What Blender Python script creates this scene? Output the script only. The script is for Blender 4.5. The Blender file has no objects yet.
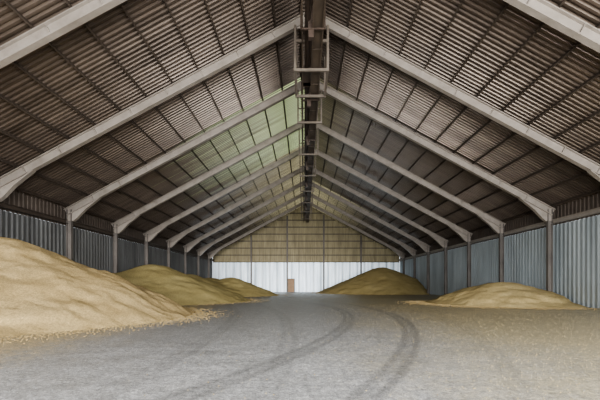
import bpy, math, random
from mathutils import Vector, Matrix, noise
random.seed(4)
S=bpy.context.scene
COL=S.collection
# ---------------------------------------------------------------- helpers
class MB:
    def __init__(s): s.v=[];s.f=[]
    def box(s,a,b):
        n=len(s.v);x0,y0,z0=a;x1,y1,z1=b
        s.v+=[(x0,y0,z0),(x1,y0,z0),(x1,y1,z0),(x0,y1,z0),(x0,y0,z1),(x1,y0,z1),(x1,y1,z1),(x0,y1,z1)]
        s.f+=[tuple(n+i for i in q) for q in ((0,3,2,1),(4,5,6,7),(0,1,5,4),(1,2,6,5),(2,3,7,6),(3,0,4,7))]
    def beambox(s,p0,p1,up,w0,w1,h0,h1):
        p0=Vector(p0);p1=Vector(p1);d=(p1-p0).normalized();up=Vector(up)
        sd=d.cross(up).normalized();u=sd.cross(d).normalized();n=len(s.v)
        for p in (p0,p1):
            for a,b in ((w0,h0),(w1,h0),(w1,h1),(w0,h1)):
                s.v.append(tuple(p+sd*a+u*b))
        s.f+=[tuple(n+i for i in q) for q in ((0,1,2,3),(7,6,5,4),(0,4,5,1),(1,5,6,2),(2,6,7,3),(3,7,4,0))]
    def ibeam(s,p0,p1,up,w,h,tf=.035,tw=.025):
        s.beambox(p0,p1,up,-w/2,w/2,0,tf)
        s.beambox(p0,p1,up,-w/2,w/2,h-tf,h)
        s.beambox(p0,p1,up,-tw/2,tw/2,tf,h-tf)
    def prism(s,pts,y0,y1):
        n=len(s.v);k=len(pts)
        s.v+=[(x,y0,z) for x,z in pts]+[(x,y1,z) for x,z in pts]
        s.f.append(tuple(range(n,n+k)));s.f.append(tuple(range(n+2*k-1,n+k-1,-1)))
        for i in range(k):
            j=(i+1)%k;s.f.append((n+i,n+k+i,n+k+j,n+j))
    def cyl(s,p0,p1,r,seg=10):
        p0=Vector(p0);p1=Vector(p1);d=(p1-p0).normalized()
        a=d.orthogonal().normalized();b=d.cross(a);n=len(s.v)
        for p in (p0,p1):
            for i in range(seg):
                t=2*math.pi*i/seg;s.v.append(tuple(p+a*math.cos(t)*r+b*math.sin(t)*r))
        for i in range(seg):
            j=(i+1)%seg;s.f.append((n+i,n+j,n+seg+j,n+seg+i))
        s.f.append(tuple(range(n+seg-1,n-1,-1)));s.f.append(tuple(range(n+seg,n+2*seg)))
    def mesh(s,name,mat,smooth=False):
        m=bpy.data.meshes.new(name);m.from_pydata(s.v,[],s.f);m.materials.append(mat);m.validate();m.update()
        if smooth:
            for p in m.polygons:p.use_smooth=True
        return m
def obj(name,mesh,parent=None,loc=(0,0,0),**kw):
    o=bpy.data.objects.new(name,mesh);COL.objects.link(o);o.location=loc
    if parent:o.parent=parent
    for k,v in kw.items():o[k]=v
    return o
def mat(name):
    m=bpy.data.materials.new(name);m.use_nodes=True;nt=m.node_tree
    return m,nt,nt.nodes['Principled BSDF']
def N(nt,t,**kw):
    n=nt.nodes.new(t)
    for k,v in kw.items():
        if k in n.inputs: n.inputs[k].default_value=v
        else: setattr(n,k,v)
    return n
def ramp(nt,fac,stops):
    r=nt.nodes.new('ShaderNodeValToRGB');e=r.color_ramp.elements
    while len(e)<len(stops):e.new(.5)
    for i,(p,c) in enumerate(stops):
        e[i].position=p;e[i].color=(c,c,c,1) if isinstance(c,(int,float)) else (*c,1)
    nt.links.new(fac,r.inputs[0]);return r.outputs[0]
def mix(nt,f,a,b,mode='MIX'):
    m=nt.nodes.new('ShaderNodeMix');m.data_type='RGBA';m.blend_type=mode
    for i,x in ((0,f),(6,a),(7,b)):
        if isinstance(x,(int,float)):m.inputs[i].default_value=x
        elif isinstance(x,tuple):m.inputs[i].default_value=(*x,1)
        else:nt.links.new(x,m.inputs[i])
    return m.outputs[2]
def math_(nt,op,a,b=None,c=None):
    m=nt.nodes.new('ShaderNodeMath');m.operation=op
    for i,x in enumerate((a,b,c)):
        if x is None:continue
        if isinstance(x,(int,float)):m.inputs[i].default_value=x
        else:nt.links.new(x,m.inputs[i])
    return m.outputs[0]
def noise_(nt,vec,scale,detail=4,rough=.55):
    n=N(nt,'ShaderNodeTexNoise');n.inputs['Scale'].default_value=scale;n.inputs['Detail'].default_value=detail;n.inputs['Roughness'].default_value=rough
    nt.links.new(vec,n.inputs['Vector']);return n.outputs['Fac']
def coords(nt,scale=(1,1,1)):
    t=nt.nodes.new('ShaderNodeTexCoord');m=nt.nodes.new('ShaderNodeMapping');m.inputs['Scale'].default_value=scale
    nt.links.new(t.outputs['Object'],m.inputs[0]);return m.outputs[0]
def bump(nt,b,h,st,dist):
    n=nt.nodes.new('ShaderNodeBump');n.inputs['Strength'].default_value=st;n.inputs['Distance'].default_value=dist
    nt.links.new(h,n.inputs['Height']);nt.links.new(n.outputs[0],b.inputs['Normal'])
def weathered(name,c1,c2,scale=(1,1,1),ns=1.2,rough=.6,metal=0,emit=0,emitc=None):
    m,nt,b=mat(name);v=coords(nt,scale)
    f=noise_(nt,v,ns,6,.65);c=ramp(nt,f,[(.3,c1),(.7,c2)])
    nt.links.new(c,b.inputs['Base Color']);b.inputs['Roughness'].default_value=rough;b.inputs['Metallic'].default_value=metal
    if emit:
        if emitc:b.inputs['Emission Color'].default_value=(*emitc,1)
        else:nt.links.new(c,b.inputs['Emission Color'])
        b.inputs['Emission Strength'].default_value=emit
    return m
# ---------------------------------------------------------------- materials
M_roof=weathered('roof_sheet',(.072,.055,.044),(.18,.143,.118),(.25,1.6,.25),1.0,.32,.3)
M_frame=weathered('frame_paint',(.25,.222,.198),(.37,.335,.305),(1,1,1),1.5,.42)
M_purlin=weathered('purlin_paint',(.055,.042,.035),(.10,.08,.065),(1,.2,1),1.5,.6)
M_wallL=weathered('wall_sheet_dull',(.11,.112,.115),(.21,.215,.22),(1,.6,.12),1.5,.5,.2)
M_wall=weathered('wall_sheet',(.25,.285,.305),(.43,.48,.505),(1,.6,.12),1.5,.36,.3,.03,(.8,.9,1))  # faint bluish self-glow added, imitating light through the sheet
M_eave=weathered('eave_sheet',(.07,.055,.045),(.13,.105,.09),(1,.4,1),1,.6)
M_gable=weathered('gable_sheet',(.19,.165,.105),(.36,.32,.205),(1.5,1,.25),.8,.6,0,.15)  # gable also emits its own colour, a painted-in glow so it looks lit
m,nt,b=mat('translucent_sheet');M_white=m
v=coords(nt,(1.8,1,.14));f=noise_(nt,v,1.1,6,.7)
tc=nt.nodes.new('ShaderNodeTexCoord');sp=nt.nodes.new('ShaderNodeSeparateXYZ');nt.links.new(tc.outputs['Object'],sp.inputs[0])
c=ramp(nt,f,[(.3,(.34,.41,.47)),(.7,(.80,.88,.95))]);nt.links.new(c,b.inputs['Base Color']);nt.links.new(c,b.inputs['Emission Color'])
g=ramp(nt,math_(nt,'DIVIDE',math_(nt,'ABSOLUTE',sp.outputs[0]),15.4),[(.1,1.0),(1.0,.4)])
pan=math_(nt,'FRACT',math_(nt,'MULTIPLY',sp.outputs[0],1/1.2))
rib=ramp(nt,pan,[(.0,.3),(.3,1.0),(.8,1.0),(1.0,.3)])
nt.links.new(math_(nt,'MULTIPLY',math_(nt,'MULTIPLY',g,rib),1.3),b.inputs['Emission Strength'])  # emission stands in for backlight through the sheets, strongest at mid wall
M_dark=weathered('conveyor_steel',(.035,.025,.019),(.085,.06,.048),(1,.3,1),2,.5)
M_tan=weathered('conveyor_timber',(.055,.042,.032),(.12,.092,.07),(1,.3,1),2,.6)
M_hang=weathered('hanger_paint',(.13,.11,.093),(.21,.178,.15),(1,1,1),2,.5)
M_door=weathered('door_paint',(.26,.165,.095),(.33,.215,.13),(1,1,1),2,.6)
M_steel=weathered('dull_steel',(.25,.25,.25),(.4,.4,.4),(1,1,1),4,.4,.6)
M_steelc=weathered('column_paint',(.10,.09,.085),(.18,.165,.155),(1,1,.4),1.5,.6)
def skymat(name,amt,reach,ec,bc):  # daylight through the sheet put into emission and base colour, fading towards the eave
    m,nt,b=mat(name);tc=nt.nodes.new('ShaderNodeTexCoord');sp=nt.nodes.new('ShaderNodeSeparateXYZ');nt.links.new(tc.outputs['Object'],sp.inputs[0])
    ax=math_(nt,'ABSOLUTE',sp.outputs[0])
    mp=nt.nodes.new('ShaderNodeMapping');mp.inputs['Scale'].default_value=(.06,1.8,.06);nt.links.new(tc.outputs['Object'],mp.inputs[0])
    n=noise_(nt,mp.outputs[0],1.3,6,.75)
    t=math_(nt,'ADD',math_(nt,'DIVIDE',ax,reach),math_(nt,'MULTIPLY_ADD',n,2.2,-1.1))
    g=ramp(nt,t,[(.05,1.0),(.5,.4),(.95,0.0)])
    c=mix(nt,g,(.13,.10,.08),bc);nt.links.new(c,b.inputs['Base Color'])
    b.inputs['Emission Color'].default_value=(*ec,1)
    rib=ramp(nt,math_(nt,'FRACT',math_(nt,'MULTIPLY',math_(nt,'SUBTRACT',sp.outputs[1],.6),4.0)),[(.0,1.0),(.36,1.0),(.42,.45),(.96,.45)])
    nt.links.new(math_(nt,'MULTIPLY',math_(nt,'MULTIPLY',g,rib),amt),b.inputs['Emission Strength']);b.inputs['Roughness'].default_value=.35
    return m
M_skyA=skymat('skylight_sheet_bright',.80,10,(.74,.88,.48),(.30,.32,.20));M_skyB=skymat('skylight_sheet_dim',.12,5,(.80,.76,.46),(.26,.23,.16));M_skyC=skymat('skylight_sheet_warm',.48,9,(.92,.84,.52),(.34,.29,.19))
# grain
def grain_mat(name,ca,cb,cc,bs=.5):
    m,nt,b=mat(name);v=coords(nt)
    big=noise_(nt,v,.45,5,.6);f1=noise_(nt,v,17,3,.9);f2=noise_(nt,v,45,2,.8)
    c=ramp(nt,big,[(.3,ca),(.5,cb),(.72,cc)])
    c=mix(nt,.6,c,ramp(nt,f1,[(.36,.4),(.62,1.12)]),'MULTIPLY')
    c=mix(nt,.4,c,ramp(nt,f2,[(.35,.4),(.65,1.1)]),'MULTIPLY')
    nt.links.new(c,b.inputs['Base Color']);b.inputs['Roughness'].default_value=.95;b.inputs['Specular IOR Level'].default_value=.15
    mid=noise_(nt,v,6,7,.85)
    bump(nt,b,mid,bs,.10)
    return m
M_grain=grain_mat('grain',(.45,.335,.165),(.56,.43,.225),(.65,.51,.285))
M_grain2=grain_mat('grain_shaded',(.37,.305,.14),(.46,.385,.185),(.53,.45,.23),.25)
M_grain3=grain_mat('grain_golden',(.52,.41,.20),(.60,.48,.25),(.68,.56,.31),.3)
M_grain4=grain_mat('grain_olive_gold',(.44,.355,.165),(.52,.425,.21),(.59,.49,.26),.25)
# floor
m,nt,b=mat('dusty_asphalt');M_floor=m
tc=nt.nodes.new('ShaderNodeTexCoord');O=tc.outputs['Object']
sep=nt.nodes.new('ShaderNodeSeparateXYZ');nt.links.new(O,sep.inputs[0]);X,Y=sep.outputs[0],sep.outputs[1]
fine=noise_(nt,O,34,4,.95);sp2=noise_(nt,O,11,6,.98);sp3=noise_(nt,O,3.2,7,.95);mid=noise_(nt,O,1.1,7,.75);big=noise_(nt,O,.22,4,.5)
def streaks(rot,sx,sy,sc):
    st=nt.nodes.new('ShaderNodeMapping');st.inputs['Scale'].default_value=(sx,sy,1);st.inputs['Rotation'].default_value=(0,0,rot);nt.links.new(O,st.inputs[0])
    return noise_(nt,st.outputs[0],sc,8,.85)
s1=streaks(.25,.8,1.4,1.6)
c=ramp(nt,mid,[(.35,(.29,.295,.30)),(.65,(.43,.435,.445))])
c=mix(nt,ramp(nt,s1,[(.5,0.0),(.64,.5)]),c,(.62,.62,.62))
dm=math_(nt,'MULTIPLY_ADD',X,.15,-.42)
dm=math_(nt,'ADD',dm,math_(nt,'MULTIPLY',big,1.0));dm=math_(nt,'ADD',dm,math_(nt,'MULTIPLY_ADD',sp3,1.5,-.75))
dust=ramp(nt,dm,[(.15,.0),(.8,.72)])
c=mix(nt,dust,c,(.53,.45,.255))
lm=math_(nt,'MULTIPLY_ADD',X,-.27,-1.45);lm=math_(nt,'ADD',lm,math_(nt,'MULTIPLY_ADD',sp3,2.4,-.7))
c=mix(nt,ramp(nt,lm,[(.4,0.0),(.8,.75)]),c,(.55,.44,.25))
far=ramp(nt,math_(nt,'DIVIDE',Y,60),[(.0,1.0),(.35,1.0),(.6,.1)])
def track(cx,cy,R,w,amt,c):
    dx=math_(nt,'SUBTRACT',X,cx);dy=math_(nt,'SUBTRACT',Y,cy)
    r=math_(nt,'SQRT',math_(nt,'ADD',math_(nt,'MULTIPLY',dx,dx),math_(nt,'MULTIPLY',dy,dy)))
    d=math_(nt,'ABSOLUTE',math_(nt,'SUBTRACT',r,R))
    tr=ramp(nt,math_(nt,'DIVIDE',d,w),[(.0,.5),(.2,.55),(.4,1.0),(.65,.95),(1.0,0.0)])
    k=math_(nt,'MULTIPLY',tr,ramp(nt,sp3,[(.35,.6),(.6,1.0)]))
    f=math_(nt,'MULTIPLY',math_(nt,'MULTIPLY',k,amt),far)
    return mix(nt,f,c,(.13,.13,.13))
for a in ((-28,18,31.4,.26,.6),(-28,18,29.5,.26,.56),(-28,18,33.0,.18,.25),(-60,8,59.3,.25,.3),(-60,8,57.4,.25,.3)):
    c=track(*a,c)
c=mix(nt,.45,c,ramp(nt,sp3,[(.40,.6),(.60,1.3)]),'MULTIPLY')
c=mix(nt,.9,c,ramp(nt,sp2,[(.40,.4),(.60,1.45)]),'MULTIPLY')
c=mix(nt,.85,c,ramp(nt,fine,[(.40,.45),(.60,1.4)]),'MULTIPLY')
nt.links.new(c,b.inputs['Base Color'])
nt.links.new(ramp(nt,mid,[(.3,.30),(.7,.52)]),b.inputs['Roughness'])
bump(nt,b,math_(nt,'ADD',sp2,mid),.4,.02)
# ---------------------------------------------------------------- dimensions
Y0,Y1=-6.0,65.0;HW=15.4;SL=.541
zb=lambda x:13.75-SL*abs(x)
zr=lambda x:14.50-SL*abs(x)
mb=MB();mb.box((-24,-30,-.3),(24,Y1+.3,0));obj('floor',mb.mesh('floor',M_floor),kind='structure')
def corr(pitch,a,ya=Y0,yb=Y1,prof=((0,0),(.38,0),(.5,1),(.88,1))):
    pts=[];p=0
    while p<yb-ya-1e-4:
        for q,h in prof: pts.append((ya+p+q*pitch,h*a))
        p+=pitch
    return [t for t in pts if t[0]<=yb]+[(yb,0)]
def roofsheet(sgn,ya,yb,x0,x1,drop,name,M):
    mb=MB();pr=corr(.25,.085,ya,yb)
    for y,h in pr:
        mb.v+=[(sgn*x0,y,zr(x0)+h-drop),(sgn*x1,y,zr(x1)+h-drop)]
    for i in range(len(pr)-1):
        q=(2*i,2*i+1,2*i+3,2*i+2);mb.f.append(q if sgn<0 else q[::-1])
    return mb.mesh(name,M)
for sgn in (-1,1):
    obj('ceiling',roofsheet(sgn,Y0,Y1,0,HW+.3,0,'ceiling',M_roof),kind='structure')
k=1
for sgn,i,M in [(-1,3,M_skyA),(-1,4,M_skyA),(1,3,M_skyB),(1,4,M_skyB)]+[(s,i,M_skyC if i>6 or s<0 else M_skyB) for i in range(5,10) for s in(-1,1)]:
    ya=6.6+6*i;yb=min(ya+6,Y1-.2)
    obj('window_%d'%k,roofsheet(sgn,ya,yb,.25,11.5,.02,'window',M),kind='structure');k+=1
# side walls
for sgn,nm in ((-1,'wall_left'),(1,'wall_right')):
    mb=MB();pr=corr(.38,.055,prof=((0,0),(.35,0),(.55,1),(.75,1)))
    for y,h in pr:
        x=sgn*(HW+.1-h);mb.v+=[(x,y,0),(x,y,5.0)]
    for i in range(len(pr)-1):
        q=(2*i,2*i+2,2*i+3,2*i+1);mb.f.append(q if sgn<0 else q[::-1])
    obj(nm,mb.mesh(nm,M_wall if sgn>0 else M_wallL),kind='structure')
    mb=MB();pr=corr(.33,.035)
    for y,h in pr:
        x=sgn*(HW+.08-h);mb.v+=[(x,y,5.0),(x,y,zr(HW)+.1)]
    for i in range(len(pr)-1):
        q=(2*i,2*i+2,2*i+3,2*i+1);mb.f.append(q if sgn<0 else q[::-1])
    obj('trim_%d'%(1 if sgn<0 else 2),mb.mesh('upper_wall',M_eave),kind='structure')
    mb=MB();mb.ibeam((sgn*(HW-.25),Y0,5.05),(sgn*(HW-.25),Y1,5.05),(0,0,1),.2,.25)
    obj('eave_beam',mb.mesh('eave_beam',M_frame if sgn>0 else M_purlin),label='long steel eave beam above the corrugated side wall',category='beam')
# far wall
def ribwall(nm,M,za,zt,y):
    mb=MB();pr=[];p=-HW
    while p<HW:
        for q,h in ((0,0),(.25,0),(.33,.14),(.5,.14)):pr.append((p+q,h))
        p+=.6
    pr=[t for t in pr if t[0]<HW]+[(HW,0)]
    for x,h in pr: mb.v+=[(x,y-h,za),(x,y-h,zt(x))]
    for i in range(len(pr)-1):mb.f.append((2*i,2*i+2,2*i+3,2*i+1))
    obj(nm,mb.mesh(nm,M),kind='structure')
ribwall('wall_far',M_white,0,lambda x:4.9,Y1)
ribwall('wall_gable',M_gable,4.9,lambda x:zr(x)+.05,Y1)
zz=4.9;zs=[]
while zz<13: zs.append(zz);zz+=1.15
for i,z in enumerate(zs):
    xe=min(HW-.1,(14.4-z)/SL)
    mb=MB();mb.box((-xe,Y1-.28,z-.06),(xe,Y1-.15,z+.06))
    obj('wall_girt',mb.mesh('wall_girt',M_purlin),label='dark horizontal steel rail on the tan gable wall',category='rail',group='gable wall rails')
for x in (-9,-3.1,2.9,9):
    mb=MB();mb.ibeam((x,Y1-.5,0),(x,Y1-.5,zr(x)-.35),(0,1,0),.24,.2)
    obj('wall_post',mb.mesh('wall_post',M_steelc),label='upright steel post against the end wall',category='post',group='end wall posts')
d=obj('door_1',None,loc=(-2.45,Y1-.35,0),kind='structure')
mb=MB();mb.box((-.5,0,0),(.5,.06,2.1));
for z in (.15,1.1):
    mb.box((-.38,-.02,z),(.38,0,z+.8))
obj('door_leaf',mb.mesh('door_leaf',M_door),d)
mb=MB();mb.box((-.6,-.03,0),(-.5,.1,2.2));mb.box((.5,-.03,0),(.6,.1,2.2));mb.box((-.6,-.03,2.1),(.6,.1,2.2))
obj('door_frame',mb.mesh('door_frame',M_steelc),d)
mb=MB();mb.cyl((.38,-.08,1.0),(.38,-.02,1.0),.03);mb.cyl((.26,-.08,1.0),(.4,-.08,1.0),.015)
obj('handle',mb.mesh('handle',M_steel),d)
# ---------------------------------------------------------------- purlins
xs=[.45+i*1.22 for i in range(13)]
for sgn in (-1,1):
    nrm=Vector((sgn*SL,0,1)).normalized()
    me=None
    for x in xs:
        if me is None:
            mb=MB();mb.beambox((0,Y0,0),(0,Y1-.1,0),nrm,-.03,.03,0,.025);mb.beambox((0,Y0,0),(0,Y1-.1,0),nrm,-.010,.010,.025,.13);mb.beambox((0,Y0,0),(0,Y1-.1,0),nrm,-.03,.03,.13,.155);me=mb.mesh('purlin',M_purlin)
        obj('roof_purlin',me,loc=(sgn*x,0,zr(x)-.19),label='dark steel purlin running the length of the roof',category='purlin',group='roof purlins')
# ---------------------------------------------------------------- portal frames
def rafter_mesh(sgn):
    mb=MB()
    p0=Vector((0,0,zb(0)));p1=Vector((sgn*15.1,0,zb(15.1)))
    up=Vector((0,0,1));
    mb.ibeam(p0,p1,up,.26,.42,.04,.03)
    d=(p1-p0);L=d.length;d.normalize()
    for i in range(1,9):
        p=p0+d*(L*i/9);mb.beambox(p-d*.012,p+d*.012,up,-.12,.12,.04,.39)
    return mb.mesh('rafter',M_frame)
def col_mesh(sgn):
    mb=MB();x=sgn*14.98
    mb.ibeam((x-.15,0,.03),(x-.15,0,5.95),(1,0,0),.22,.3)
    mb.box((x-.26,-.2,0),(x+.26,.2,.035))
    for z in (1.5,3,4.5):
        mb.box((x-.13,-.1,z),(x+.13,.1,z+.02))
    return mb.mesh('column',M_steelc)
def gus_mesh(sgn):
    mb=MB()
    pts=[(sgn*13.1,zb(13.1)+.03),(sgn*15.15,zb(15.15)+.03),(sgn*15.15,5.25),(sgn*14.75,5.25),(sgn*14.5,5.42),(sgn*14.0,zb(13.1)-.72)]
    mb.prism(pts,-.03,.03)
    q=[(13.1,zb(13.1)),(14.0,zb(13.1)-.72),(14.5,5.42),(14.75,5.22)]
    for a,b in zip(q[:-1],q[1:]):
        mb.beambox((sgn*a[0],0,a[1]),(sgn*b[0],0,b[1]),(0,0,1),-.13,.13,-.03,.02)
    return mb.mesh('knee_plate',M_frame)
rm={s:rafter_mesh(s) for s in(-1,1)};cm={s:col_mesh(s) for s in(-1,1)};gm={s:gus_mesh(s) for s in(-1,1)}
mb=MB();mb.prism([(-.8,zb(.8)),(-.8,zb(.8)-.03),(0,zb(0)-.2),(.8,zb(.8)-.03),(.8,zb(.8)),(.8,zb(.8)+.42),(0,zb(0)+.42),(-.8,zb(.8)+.42)],-.04,.04)
am=mb.mesh('apex_plate',M_frame)
for i in range(10):
    y=6.6+6*i
    f=obj('portal_frame',None,loc=(0,y,0),label='light grey steel portal frame spanning the whole hall',category='roof frame',group='steel portal frames')
    for s in (-1,1):
        obj('rafter',rm[s],f);obj('column',cm[s],f,label='darker grey steel column');obj('knee_plate',gm[s],f)
    obj('apex_plate',am,f)
# ---------------------------------------------------------------- conveyor
cv=obj('overhead_conveyor',None,loc=(0,0,0),label='dark brown conveyor hung under the roof ridge on steel hoops',category='conveyor')
mb=MB()
mb.box((-.30,2,12.25),(.14,Y1-.6,12.30));mb.box((-.32,2,12.25),(-.28,Y1-.6,12.75));mb.box((.12,2,12.25),(.16,Y1-.6,12.75))
y=2.5
while y<Y1-1: mb.box((-.34,y,12.19),(.18,y+.08,12.25));y+=1.5
obj('trough',mb.mesh('trough',M_dark),cv)
mb=MB()
y=2
while y<Y1-1: mb.box((.02,y,11.42),(.38,y+2.9,11.46));y+=3
mb.box((-.02,2,11.34),(.03,Y1-.6,11.44));mb.box((.37,2,11.34),(.43,Y1-.6,11.44))
mb.box((-.45,2,11.34),(-.39,Y1-.6,11.44))
obj('walkway',mb.mesh('walkway',M_tan),cv,label='dark brown plank walkway')
mb=MB();mb.cyl((-.2,2,11.75),(-.2,Y1-.6,11.75),.12,10);mb.cyl((-.1,2,12.0),(-.1,Y1-.6,12.0),.06,8)
obj('drive_pipe',mb.mesh('drive_pipe',M_dark),cv)
mb=MB();mb.box((-.42,18.9,11.46),(.0,20.2,11.5));mb.cyl((-.2,19.0,11.72),(-.2,19.9,11.72),.2,14);mb.box((-.38,19.9,11.46),(-.02,20.3,12.0))
obj('drive_motor',mb.mesh('drive_motor',M_dark),cv)
# box frame round the drive, hung at the second full frame
mb=MB();ya,yb=18.35,20.9
for sx in (-.76,.76):
    for z in (11.22,12.55): mb.box((sx-.05,ya,z),(sx+.05,yb,z+.1))
    for yy in (ya,yb): mb.box((sx-.055,yy-.05,11.22),(sx+.055,yy+.05,13.35))
for yy in (ya,yb):
    for z in (11.2,12.55): mb.box((-.81,yy-.06,z),(.81,yy+.06,z+.12))
obj('box_frame',mb.mesh('box_frame',M_hang),cv)
mb=MB()
for sx in (-.72,.72):
    mb.box((sx-.045,-.05,11.28),(sx+.045,.05,13.3))
mb.box((-.765,-.06,11.23),(.765,.06,11.34));mb.box((-.72,-.03,12.13),(.72,.03,12.19))
mb.box((-.5,-.04,11.34),(-.44,.04,12.15));mb.box((.44,-.04,11.34),(.5,.04,12.15))
hm=mb.mesh('hanger',M_hang)
for i in range(10):
    if i!=2: obj('hanger',hm,cv,loc=(0,6.6+6*i-.22,0),label='greyish steel hoop hanger')
mb=MB()
mb.box((-.48,-.04,11.3),(.48,.04,11.36));mb.box((-.5,-.04,11.3),(-.44,.04,12.3));mb.box((.44,-.04,11.3),(.5,.04,12.3))
bm_=mb.mesh('bracket',M_dark)
for i in range(10): obj('bracket',bm_,cv,loc=(0,3.5+6*i,0))
mb=MB()
mb.box((-.05,-.5,11.36),(.05,.5,11.44))
mb.prism([(-.22,12.25),(.08,12.25),(.03,11.0),(-.17,11.0)],-.12,.12)
sm=mb.mesh('discharge_spout',M_dark)
for i in range(9): obj('discharge_spout',sm,cv,loc=(0,9.6+6*i,0))
# ---------------------------------------------------------------- grain piles
SC=[]
def pile(name,cones,box,res,matl,label,seed,amp=.05,rnd=.5,wa=.6,scat=0,fn=.022):
    x0,x1,y0,y1=box;nx=int((x1-x0)/res)+1;ny=int((y1-y0)/res)+1
    H={};mb=MB();idx={};edge=[]
    for j in range(ny):
        for i in range(nx):
            x=x0+(x1-x0)*i/(nx-1);y=y0+(y1-y0)*j/(ny-1)
            h=-1;wob=noise.fractal(Vector((x*.2+seed,y*.2,0)),1.2,2,3)*wa+noise.fractal(Vector((x*1.3,y*1.3,seed)),.9,2,4)*.18
            for cx,cy,cz,sl in cones:
                r=math.hypot(x-cx,y-cy)+wob
                r=math.sqrt(max(r,0)**2+rnd**2)-rnd*.6
                hh=cz-sl*r
                h=max(h,hh)+(.10*math.exp(-abs(h-hh)*5) if h>.3 else 0)
            fade=min(1,max(0,h)*1.5)
            h+=noise.fractal(Vector((x*.7,y*.7,seed)),1.1,2,4)*amp*fade+noise.fractal(Vector((x*3,y*3,seed)),.7,2,4)*fn
            H[i,j]=h;idx[i,j]=(x,y,max(h,-.12))
            if -.15<h<.04 and abs(x)<14.6:edge.append((x,y))
    used={}
    def vid(i,j):
        if (i,j) not in used:used[i,j]=len(mb.v);mb.v.append(idx[i,j])
        return used[i,j]
    for j in range(ny-1):
        for i in range(nx-1):
            if max(H[i,j],H[i+1,j],H[i,j+1],H[i+1,j+1])>-.03:
                mb.f.append((vid(i,j),vid(i+1,j),vid(i+1,j+1),vid(i,j+1)))
    if scat and edge:
        for n in range(scat):
            ex,ey=random.choice(edge);SC.append((max(-15,min(15,ex+random.gauss(0,.6))),min(64.5,ey+random.gauss(0,.6))))
    return obj(name,mb.mesh(name,matl,True),label=label,category='grain',kind='stuff')
pile('grain_pile',[(-12.2,15.2,3.3,.49),(-14.2,13.6,2.6,.44),(-10.4,11.4,1.1,.36),(-15,18,2.5,.45)],(-15.25,-2.5,3,25),.11,M_grain,'big tan grain heap against the corrugated wall',3.1,.09,.8,.7,6000,.015)
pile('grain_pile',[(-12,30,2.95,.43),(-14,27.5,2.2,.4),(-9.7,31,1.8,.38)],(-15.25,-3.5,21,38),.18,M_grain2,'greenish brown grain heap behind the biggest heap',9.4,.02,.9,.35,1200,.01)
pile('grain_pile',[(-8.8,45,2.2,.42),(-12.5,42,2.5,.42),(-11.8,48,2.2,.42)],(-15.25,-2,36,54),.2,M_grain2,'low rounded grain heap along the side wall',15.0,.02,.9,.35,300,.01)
pile('grain_pile',[(10.9,56.5,3.9,.47),(9.4,56.5,3.0,.42)],(0,15.25,45,64.4),.22,M_grain4,'tall olive gold cone of grain near the end wall',21.0,.04,1.3,.4,500,.01)
pile('grain_pile',[(12.5,26.0,1.5,.36),(13.5,25.6,1.3,.36),(11.3,26.6,1.0,.33),(14.5,23.2,.35,.22)],(5,15.25,17,34),.14,M_grain3,'low golden grain heap beside the steel columns',27.0,.08,.6,.6,4500,.015)
def kernels(pts,name,matl,label,cat,r0=.006,r1=.02):
    mb=MB()
    for cx,cy in pts:
        r=random.uniform(r0,r1)*(1+cy/25)
        k=len(mb.v)
        mb.v+=[(cx+r,cy,r*.5),(cx,cy+r,r*.5),(cx-r,cy,r*.5),(cx,cy-r,r*.5),(cx,cy,r*1.1),(cx,cy,-.002)]
        mb.f+=[(k+a,k+b_,k+4) for a,b_ in((0,1),(1,2),(2,3),(3,0))]+[(k+b_,k+a,k+5) for a,b_ in((0,1),(1,2),(2,3),(3,0))]
    obj(name,mb.mesh(name,matl),label=label,category=cat,kind='stuff')
kernels(SC,'spilled_grain',M_grain,'loose tan grain scattered at the toes of the heaps','grain')
P=[]
while len(P)<6000:
    y=2.6+22*random.random()**1.4;x=random.uniform(-3,min(14.5,1+y*.85))
    if random.random()<min(1,max(.05,(x-.3)*.2)): P.append((x,y))
kernels(P,'scattered_kernels',M_grain3,'thin scatter of yellow tan kernels over the concrete','grain',.003,.009)
P=[]
while len(P)<6000:
    y=2.6+18*random.random()**1.6;x=random.uniform(-.85*y,5);P.append((x,y))
kernels(P,'floor_grit',M_steel,'fine pale grey grit over the concrete','grit',.003,.009)
# ---------------------------------------------------------------- light
w=bpy.data.worlds.new('w');S.world=w;w.use_nodes=True
w.node_tree.nodes['Background'].inputs[0].default_value=(.86,.93,1,1);w.node_tree.nodes['Background'].inputs[1].default_value=1.2
def area(loc,rot,sx,sy,p,c):
    l=bpy.data.lights.new('daylight','AREA');l.shape='RECTANGLE';l.size=sx;l.size_y=sy;l.energy=p;l.color=c
    o=bpy.data.objects.new('daylight',l);COL.objects.link(o);o.location=loc;o.rotation_euler=rot
area((4,-5.5,3.5),(math.radians(88),0,0),20,6,9500,(1,.98,.94))
l=bpy.data.lights.new('sun','SUN');l.energy=3.3;l.angle=math.radians(14);l.color=(1,.95,.88)
o=bpy.data.objects.new('sun',l);COL.objects.link(o);o.rotation_euler=(math.radians(85),0,math.radians(5))
try: S.view_settings.look='AgX - Medium High Contrast'
except Exception as e: print(e)
# ---------------------------------------------------------------- camera
c=bpy.data.cameras.new('cam');c.sensor_width=36;c.lens=394/600*36;c.shift_y=84/600;c.shift_x=-4/600;c.clip_end=300
o=bpy.data.objects.new('cam',c);COL.objects.link(o);o.location=(-.35,0,1.3);o.rotation_euler=(math.radians(90),0,0)
S.camera=o
